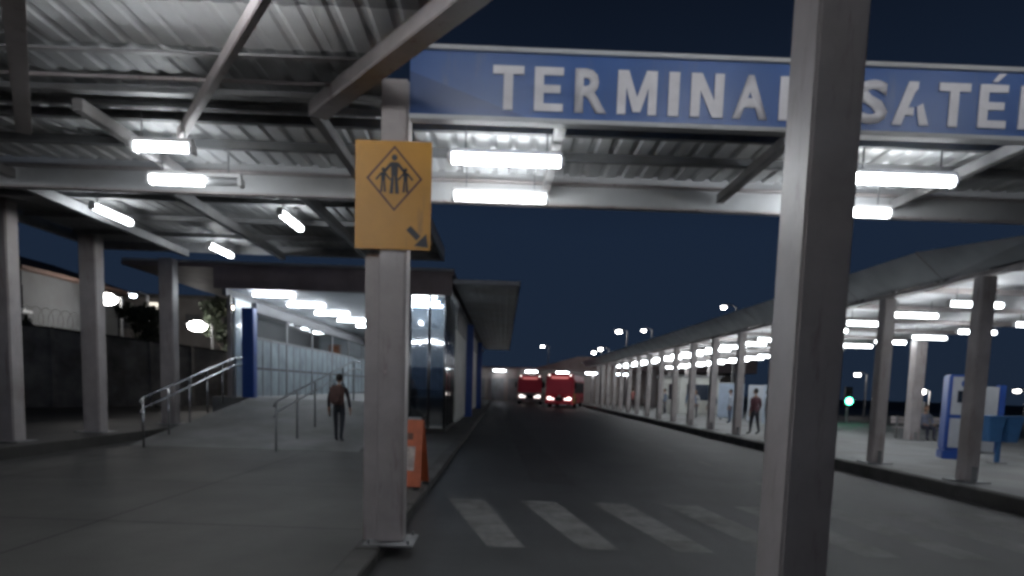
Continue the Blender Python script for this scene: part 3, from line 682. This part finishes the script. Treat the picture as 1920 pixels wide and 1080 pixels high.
# ------------------------------------------------------------------ buses
RED = mat('bus_red', (.72,.04,.07), .35, 0, .06, 2); PALE = mat('bus_pale', (.66,.56,.56), .4, 0, .06, 2); BYEL = mat('bus_yellow', (.62,.42,.06), .4, 0, .08, 2)
HL = glow('headlight', (1,.90,.86), 4); TAILR = glow('red_marker', (1,.12,.1), 2.5)
DEST = glow('destination_sign', (1,.30,.30), .5); INT = glow('bus_interior', (1,.80,.78), .35)
BWS = glow('windshield_glow', (.5,.05,.08), .07)  # faint red glow on the windshield stands in for the lit interior
def bus(label, loc, rz, front, lower, side):
    t = thing('bus', label, 'bus', loc, rz, 'buses waiting at the end of the road')
    W, LN, Hh = 1.25, 11.0, 3.05
    b = MB().prism([(-W,0,.38),(W,0,.38),(W,.0,1.25),(W-.02,.10,2.6),(W-.12,.22,Hh),(-W+.12,.22,Hh),(-W+.02,.10,2.6),(-W,0,1.25)], (0,LN,0))
    part(t, 'body', b, side, .05, True)
    part(t, 'front_panel', MB().prism([(-W+.03,-.03,.45),(W-.03,-.03,.45),(W-.03,-.03,1.22),(-W+.03,-.03,1.22)], (0,.028,0)), lower, .008, True)
    ws = MB().prism([(-W+.08,-.035,1.27),(W-.08,-.035,1.27),(W-.1,.06,2.5),(-W+.1,.06,2.5)], (0,.03,0))
    part(t, 'windshield', ws, BWS, 0, True)
    part(t, 'upper_panel', MB().prism([(-W+.08,.055,2.53),(W-.08,.055,2.53),(W-.16,.12,2.98),(-W+.16,.12,2.98)], (0,.06,0)), front, .005, True)
    part(t, 'destination_sign', MB().box(-.75,.75,.02,.05,2.6,2.82), DEST, 0, True)
    part(t, 'bumper', MB().box(-W-.01,W+.01,-.10,-.035,.36,.62), lower, .025, True)
    for s in (-1,1):
        part(t, 'headlight', MB().ell((s*.88,-.06,.86),.20,.05,.13), HL, 0, True, True)
        part(t, 'fog_light', MB().ell((s*.55,-.05,.80),.10,.03,.07), HL, 0, True, True)
        part(t, 'marker_light', MB().ell((s*.95,.11,2.92),.07,.04,.05), glow('marker',(1,.85,.8),5), 0, True, True)
        part(t, 'mirror', MB().box(s*1.42-.09,s*1.42+.09,-.28,-.2,1.75,2.25).bar((s*1.42,-.24,2.25),(s*1.2,.05,2.55),.04,.04), BLK, 0, True)
        for yy_ in (2.6,8.2):
            wv = MB().tube([(s*1.02,yy_,.48),(s*1.27,yy_,.48)], .48, 18); o = part(t, 'wheel', wv, TYRE, 0, True)
            part(o, 'rim', MB().tube([(s*1.271,yy_,.48),(s*1.285,yy_,.48)], .27, 14), STEEL, 0, True)
        for k in range(6):
            part(t, 'side_window', MB().box(s*1.25-.012 if s > 0 else s*1.25-.012, s*1.25+.012, .9+k*1.6,2.35+k*1.6,1.35,2.35), mat('bus_glass',(.035,.03,.035)), 0, True)
        part(t, 'side_stripe', MB().box(s*1.25-.01,s*1.25+.01,.05,1.9,.5,1.3), BYEL, 0, True)
    part(t, 'wiper', MB().bar((-.3,-.05,1.3),(.3,-.02,1.75),.02,.02), BLK, 0, True)
    part(t, 'radiator_grille', MB().box(-.38,.38,-.045,-.032,.66,.98), BLK, 0, True)
    part(t, 'emblem', MB().ell((0,-.05,1.08),.16,.02,.10), PALE, 0, True, True)
    return t
bus('red bus with lit headlights at the end of the road, nearer of two', (5.0,57.0,-.1), R(-12), RED, RED, RED)
bus('dark bus with pale lower front waiting behind the red bus', (2.75,66.0,-.1), R(-3), RED, PALE, RED)

# ------------------------------------------------------------------ far end of the terminal
fb = thing('far_building', 'low brownish terminal building closing the far end of the road', 'building', (3,80,-.1))
WB = mat('far_wall', (.36,.32,.30), .7, 0, .1, .5, grime=.2)
part(fb, 'wall', MB().box(-12,4,80,92,-.1,4.0), WB)
part(fb, 'wall', MB().box(4.01,30,82,92,-.1,4.0), WB)
part(fb, 'roof', MB().prism([(-13,78.5,4.0),(4,78.5,4.1),(9,78.5,5.6),(31,78.5,5.9),(31,78.5,4.2),(-13,78.5,3.75)], (0,15,0)), FASB)
for k in range(8):
    x = -10+k*4.2; part(fb, 'column', MB().box(x-.15,x+.15,79,79.3,-.1,3.74), STEEL)
for k in range(6):
    x = -9+k*2.4; f_ = part(fb, 'shutter', MB().box(x,x+1.9,79.9,79.99,.0,2.7), STEELD)
for k, x in enumerate((-4.5,-0.5,3.4,7.2,10.8,14.5)):
    tube('s', (x,78.9,3.62), 0, 'tiny tube light under the far building roof, %s from the road kerb' % ORD[k], 'tube lights on the far building')

# ------------------------------------------------------------------ street lamps
def lamp(label, x, y, z, strength=60, r=.2, z0=-.2, warm=(1,.96,.92), arm=.9):
    t = thing('street_lamp', label, 'street lamp', (x+arm,y,z0), 0, 'street lamps beyond the terminal')
    h = z-z0
    part(t, 'pole', MB().tube([(0,0,0),(0,0,h+.05),(-arm*.5,0,h+.25),(-arm,0,h+.2)], [.09,.06,.05,.045], 8), STEELD, 0, True)
    part(t, 'lamp_head', MB().ell((-arm,0,h+.14),r*1.5,.2,.09), STEELD, 0, True)
    part(t, 'lens', MB().ell((-arm,0,h),r,r*.8,r*.55), glow('street_light_%d' % strength, warm, strength), 0, True, True)
lamp('tall street lamp above the far building, left of the others', 5.62,95,7.75)
lamp('street lamp behind the shelter roof, lower of the close pair', 10.0,72,5.75)
lamp('street lamp behind the shelter roof, upper of the close pair', 10.75,72,6.15)
lamp('wide street lamp above the shelter roof, left of the two high ones', 12.35,70,7.97, 60,.3)
lamp('street lamp above the shelter roof, right of the two high ones', 15.04,70,8.17)
lamp('bright street lamp over the shelter roof next to the near column', 15.16,45,7.58, 60,.17)
lamp('low warm street lamp beyond the platform, above the bench', 39.3,60,2.4,60,.45,-.2,(1,.86,.68))
lamp('faint street lamp beyond the platform, under the warm one', 38.85,60,1.35,8,.3)
lamp('small street lamp seen between the back columns of the platform', 33.2,60,3.8,30,.28)
lamp('faint street lamp at the edge of the picture beyond the yellow pole', 48.5,60,2.75,10,.35)
lamp('very bright street lamp behind the dark boundary wall', -24.3,40,6.2,70,.6)
lamp('bluish street lamp next to the very bright one behind the wall', -22.7,40,6.45,20,.2,-.2,(.8,.9,1))
lamp('bright low street lamp behind the wall by the ramp', -18.85,40,4.75,60,.55,-.2,(1,.95,.9))
lamp('small street lamp above the ramp handrail, left of the station', -16.56,40,5.93,40,.2,-.2,(1,.85,.7))
lamp('low yellowish street lamp between the station pillars', -16.1,40,4.2,60,.32,-.2,(1,.86,.62))

# ------------------------------------------------------------------ boundary wall, razor wire, houses and trees on the left
bw = thing('boundary_wall', 'dark concrete boundary wall behind the left columns', 'wall', (-20,29,0))
PA, PB = Vector((-27,20.0,0)), Vector((-16.6,39.0,0)); NP = 9
WALLM = mat('dirty_wall', (.42,.395,.37), .85, 0, .25, .9, .3, 25, grime=.45)
for k in range(NP):
    a = PA.lerp(PB, k/NP); b = PA.lerp(PB, (k+1)/NP); d = (b-a).normalized(); za = 4.25-1.1*k/NP; zb = 4.25-1.1*(k+1)/NP
    n = Vector((-d.y,d.x,0)); a2 = a+d*.12
    part(bw, 'wall_panel', MB().prism([a2,b,b+Vector((0,0,zb)),a2+Vector((0,0,za))], n*.16), WALLM)
    part(bw, 'coping', MB().bar(a2+n*.08+Vector((0,0,za+.055)), b+n*.08+Vector((0,0,zb+.055)), .30, .10), KERB)
    part(bw, 'pilaster', MB().bar(a-n*.02+d*.055, a-n*.02+d*.055+Vector((0,0,za+.02)), .11, .30, (0,1,0)), WALLM)
rz_ = thing('razor_wire', 'coiled razor wire along the top of the boundary wall', 'wire', (-24.5,25,4.3))
for k in range(2):
    pts = []; n = 15*16
    a = PA.lerp(PB, .05+.3*k); b = PA.lerp(PB, .34+.3*k)
    for i in range(n+1):
        t = i/n; p = a.lerp(b, t); th = 2*math.pi*15*t; zt = 4.25-1.1*(.05+.3*k+.29*t)+.12+.42
        dd = (b-a).normalized(); pts.append(p+Vector((0,0,zt))+Vector((-dd.y,dd.x,0))*.42*math.cos(th)+Vector((0,0,.42*math.sin(th))))
    part(rz_, 'coil', MB().tube(pts, .008, 4), STEEL)
WINL = glow('lit_window', (1,.93,.8), 1.2)
h1 = thing('house', 'pale two-storey house with dark windows behind the boundary wall', 'house', (-32,36,0))
HW = mat('house_plaster', (.10,.105,.11), .8, 0, .1, 1, grime=.25)
part(h1, 'wall', MB().box(-38,-27.2,37,46,0,7.3), HW)
part(h1, 'roof', MB().prism([(-38.6,36.3,7.3),(-26.6,36.3,7.3),(-26.6,36.3,7.5),(-32,36.3,9.2),(-38.6,36.3,7.5)], (0,10.4,0)), mat('roof_tiles',(.12,.075,.06),.8))
for x in (-28.3,-31.5,-34.5):
    o = part(h1, 'window', MB().box(x,x+1.2,36.93,36.99,5.2,6.5), DARK); part(o, 'frame', MB().box(x-.08,x+1.28,36.95,36.995,5.1,5.19), WHITE)
part(h1, 'balcony', MB().box(-30,-26.6,36.2,36.98,4.9,5.05), FASC)
h2 = thing('block_house', 'grey flat-roofed block behind the wall, one small lit window', 'house', (-19.5,48,0))
part(h2, 'wall', MB().box(-31,-21.5,50,58,0,7.6), mat('block_plaster',(.14,.13,.125),.8,0,.12,1,grime=.3))
part(h2, 'parapet', MB().box(-31.15,-21.35,49.85,58.1,7.601,7.85), KERB)
o = part(h2, 'window', MB().box(-27.4,-26.5,49.9,49.98,6.4,7.2), WINL); part(o, 'frame', MB().box(-27.5,-26.4,49.92,49.985,6.3,6.38), WHITE)
for x in (-29.8,-24.4): part(h2, 'window', MB().box(x,x+1.1,49.92,49.985,5.2,6.4), DARK)
LEAF = mat('dark_leaves', (.025,.034,.02), .6, 0, .3, 3); BARK = mat('bark', (.07,.055,.045), .9, 0, .2, 4)
def tree(label, x, y, h, r, n):
    t = thing('tree', label, 'tree', (x,y,0), 0, 'trees behind the boundary wall')
    part(t, 'trunk', MB().tube([(0,0,0),(.1,0,h*.3),(-.05,.1,h*.6),(.1,0,h*.9)], [.2,.15,.1,.04], 8).tube([(.05,0,h*.4),(r*.5,.2,h*.7)],[.08,.03],6).tube([(0,0,h*.45),(-r*.55,-.2,h*.75)],[.08,.03],6), BARK, 0, True)
    b = MB(); cl = [Vector((random.uniform(-.7,.7)*r, random.uniform(-.7,.7)*r, h*random.uniform(.5,1.0))) for _ in range(16)]
    for i in range(n):
        c = random.choice(cl); d = Vector((random.gauss(0,1),random.gauss(0,1),random.gauss(0,.8))).normalized()*r*.38*random.random()**.4
        p = c+d; u = Vector((random.gauss(0,1),random.gauss(0,1),random.gauss(0,1))).normalized(); v_ = u.orthogonal().normalized(); s = random.uniform(.06,.13)
        b.quad(p-u*s*1.6, p-v_*s*.7, p+u*s*1.6, p+v_*s*.7)
    part(t, 'crown', b, LEAF, 0, True)
tree('dark leafy tree left of the very bright street lamp', -25.6,33,6.4,1.7,3200)
tree('small dark tree between the wall lamps', -20.3,37,5.4,1.4,2400)
tree('dark tree beside the station beyond the ramp handrail', -18.0,42,6.4,1.5,2400)
tree('dark tree at the picture edge behind the left column', -28.5,31.0,6.0,1.5,2000)

# ------------------------------------------------------------------ people
SKIN = mat('skin', (.33,.19,.13), .6, 0, .06, 8); HAIR = mat('dark_hair', (.02,.015,.012), .6)
SHOE = mat('dark_shoes', (.025,.025,.028), .6)
def cloth(c): return mat('cloth_%02d_%02d_%02d' % tuple(int(q*99) for q in c), c, .85, 0, .12, 9)
def person(label, loc, rz, shirt, legs, h=1.7, stride=.0, sit=False, sleeve=True, group='people waiting on the platform', lean=0):
    t = thing('person', label, 'person', loc, rz, group)
    k = h/1.72
    hipz = .90 if not sit else .50
    V = []; E = []; Rr = []
    def v(p, r): V.append(Vector(p)*k); Rr.append(r*k); return len(V)-1
    def e(a, b): E.append((a, b))
    pel = v((0,0,hipz+.02),.135); bel = v((0,.0-lean*.3,hipz+.18),.13); che = v((0,-lean*.7,hipz+.38),.145); nk = v((0,-lean,hipz+.55),.06); hd0 = v((0,-lean-.01,hipz+.62),.055)
    e(pel,bel); e(bel,che); e(che,nk); e(nk,hd0)
    hands = []
    for s in (-1,1):
        sw = s*stride
        if not sit:
            hp = v((s*.09,0,hipz-.06),.092); kn = v((s*.10,-sw*.55-.01,.49),.065); an = v((s*.10,-sw+.03*(sw != 0),.10+.04*(sw < 0)),.042); to = v((s*.11,-sw-.15,.045),.042)
        else:
            hp = v((s*.10,-.06,hipz),.09); kn = v((s*.12,-.45,hipz),.065); an = v((s*.12,-.45,.10),.042); to = v((s*.13,-.60,.045),.04)
        e(pel,hp); e(hp,kn); e(kn,an); e(an,to)
        shd = v((s*.185,-lean*.95,hipz+.47),.065); 
        if sit: el = v((s*.23,-.10,hipz+.20),.045); wr = v((s*.17,-.34,hipz+.12),.032); hn = v((s*.15,-.41,hipz+.11),.034)
        else: el = v((s*.245,.03+sw*.25-lean*.6,hipz+.20),.045); wr = v((s*.25,-.06+sw*.55-lean*.6,hipz-.04),.033); hn = v((s*.25,-.08+sw*.6-lean*.6,hipz-.12),.034)
        e(che,shd); e(shd,el); e(el,wr); e(wr,hn); hands.append((V[wr],V[hn],s))
    me = bpy.data.meshes.new('person'); me.from_pydata([tuple(q) for q in V], E, [])
    o = bpy.data.objects.new('tmp', me); COL.objects.link(o)
    md = o.modifiers.new('s','SKIN'); sv = me.skin_vertices[0].data
    for i, r in enumerate(Rr): sv[i].radius = (r, r*.82 if i in (0,1,2) else r); sv[i].use_root = (i == 0)
    md.use_smooth_shade = True
    ss = o.modifiers.new('d','SUBSURF'); ss.levels = 1; ss.render_levels = 1
    bpy.context.view_layer.update()
    m2 = bpy.data.meshes.new_from_object(o.evaluated_get(bpy.context.evaluated_depsgraph_get())); bpy.data.objects.remove(o)
    # head with nose, ears and eyes; fingers
    x = MB(); hc = V[hd0]+Vector((0,-.015,.115))*k
    x.ell(hc, .078*k,.095*k,.118*k, 12, 9)
    nose0 = len(x.f); x.tube([hc+Vector((0,-.085,.01))*k, hc+Vector((0,-.112,-.028))*k], [.010*k,.016*k], 6)
    x.tube([hc+Vector((-.028,-.088,-.055))*k, hc+Vector((.028,-.088,-.055))*k], .007*k, 5)
    for s in (-1,1): x.ell(hc+Vector((s*.08,.005,0))*k, .012*k,.025*k,.033*k, 6, 5)
    skin_end = None
    for wr, hn, s in hands:
        d = (hn-wr).normalized(); sd = Vector((0,1,0)) if abs(d.y) < .8 else Vector((1,0,0))
        sd = (sd-d*sd.dot(d)).normalized(); cu = d.cross(sd)*(-s if not sit else s)
        for i, ln in enumerate((.065,.078,.072,.055)):
            b0 = hn+sd*(.027-.018*i)*k+d*.02*k; b1 = b0+d*ln*.55*k; b2 = b1+(d*.7+cu*.6).normalized()*ln*.5*k
            x.tube([b0,b1,b2], [.0095*k,.0088*k,.007*k], 5)
        b0 = hn+sd*.026*k-d*.02*k; x.tube([b0,b0+(d*.7+sd*.7)*.035*k,b0+(d+sd*.5)*.062*k], [.011*k,.010*k,.008*k], 5)
    nskin = len(x.f)
    for s in (-1,1): x.ell(hc+Vector((s*.03,-.086,.012))*k, .012*k,.007*k,.007*k, 6, 4)
    xm = x.mesh('x', SKIN, smooth=True)
    bm = bmesh.new(); bm.from_mesh(m2)
    for f in bm.faces:
        c = f.calc_center_median()/k; f.smooth = True
        arm = abs(c.x) > .20 and not (sit and c.z < hipz+.02)
        if c.z < .085: f.material_index = 3
        elif c.z > hipz+.535: f.material_index = 2
        elif not sit and abs(c.x) > .195 and c.z < hipz+(.0 if sleeve else .25): f.material_index = 2
        elif sit and c.y < -.30 and hipz+.07 < c.z < hipz+.2: f.material_index = 2
        elif (c.z < hipz-.0 and abs(c.x) < .2) or (sit and c.z < hipz+.08): f.material_index = 1
        else: f.material_index = 0
    nb = len(bm.faces); bm.from_mesh(xm); bm.faces.ensure_lookup_table()
    for f in bm.faces[nb:]: f.material_index = 2
    for f in bm.faces[len(bm.faces)-2*24:]: f.material_index = 4
    m3 = bpy.data.meshes.new('body'); bm.to_mesh(m3); bm.free()
    for mm in (cloth(shirt), cloth(legs), SKIN, SHOE, HAIR): m3.materials.append(mm)
    link('body', m3, t)
    hb = MB(); n0 = len(hb.v); hb.ell(hc+Vector((0,.014,.018))*k, .086*k,.097*k,.112*k, 14, 9)
    for q in hb.v:
        r_ = (q-hc)/k
        if r_.y < -.035 and r_.z < .06: q.y = hc.y-.035*k; q.x = hc.x+(q.x-hc.x)*.9
        if r_.z < -.06: q.z = hc.z-.06*k
    part(t, 'hair', hb, HAIR, 0, True, True)
    return t
person('person in dark clothes walking away towards the station ramp', (-3.99,15.7,0.13), math.pi, (.045,.035,.04), (.03,.035,.045), 1.64, .16, group='people in the terminal')
bk = thing('backpack', 'brownish red backpack worn by the walking person', 'backpack', (-3.99,15.50,1.06))
part(bk, 'bag', MB().box(-.17,.17,-.09,.06,0,.46), mat('backpack_cloth',(.15,.085,.075),.8,0,.12,8), .05, True)
part(bk, 'pocket', MB().box(-.12,.12,-.145,-.088,.04,.24), mat('backpack_cloth',(.26,.12,.10)), .03, True)
for s in (-.1,.1): part(bk, 'strap', MB().tube([(s,.05,.43),(s,.12,.52),(s,.27,.50),(s*1.15,.335,.36)], .016, 6), BLK, 0, True)
PL = [(9.35,23.6,R(200),(.10,.04,.05),(.03,.03,.04),1.70,.12,'person in dark red top standing by the platform kerb'),
      (11.2,27.0,R(60),(.05,.05,.06),(.03,.03,.035),1.68,0,'person in black on the platform behind the one in red'),
      (10.0,30.5,R(-70),(.06,.09,.16),(.03,.03,.05),1.72,.05,'person in navy jacket beside the shelter column mid platform'),
      (11.6,32.5,R(-100),(.50,.55,.62),(.08,.10,.16),1.70,0,'person in pale blue shirt waiting mid platform'),
      (10.3,35.0,R(160),(.10,.16,.27),(.04,.05,.08),1.75,.1,'person in blue jacket facing the road mid platform'),
      (11.3,37.5,R(-40),(.55,.55,.56),(.06,.06,.08),1.66,0,'person in white top waiting deep on the platform'),
      (9.8,40.0,R(90),(.05,.05,.055),(.03,.03,.03),1.72,0,'person in black deep on the platform by the kerb'),
      (10.9,43.0,R(-90),(.18,.22,.30),(.04,.04,.06),1.70,.08,'person in grey-blue jacket deep on the platform'),
      (9.6,47.5,R(180),(.28,.10,.09),(.04,.03,.03),1.70,0,'person in rust coloured top at the far end of the platform'),
      (11.5,51.0,R(0),(.30,.30,.32),(.05,.05,.06),1.70,0,'person in grey at the far end of the platform')]
for x, y, a, c1, c2, h, s, lb in PL: person(lb, (x,y,.12), a, c1, c2, h, s)
person('seated person in grey-blue jacket on the platform bench', (15.9,23.85,.12-.02), R(-6), (.20,.22,.30), (.05,.05,.08), 1.68, 0, True)
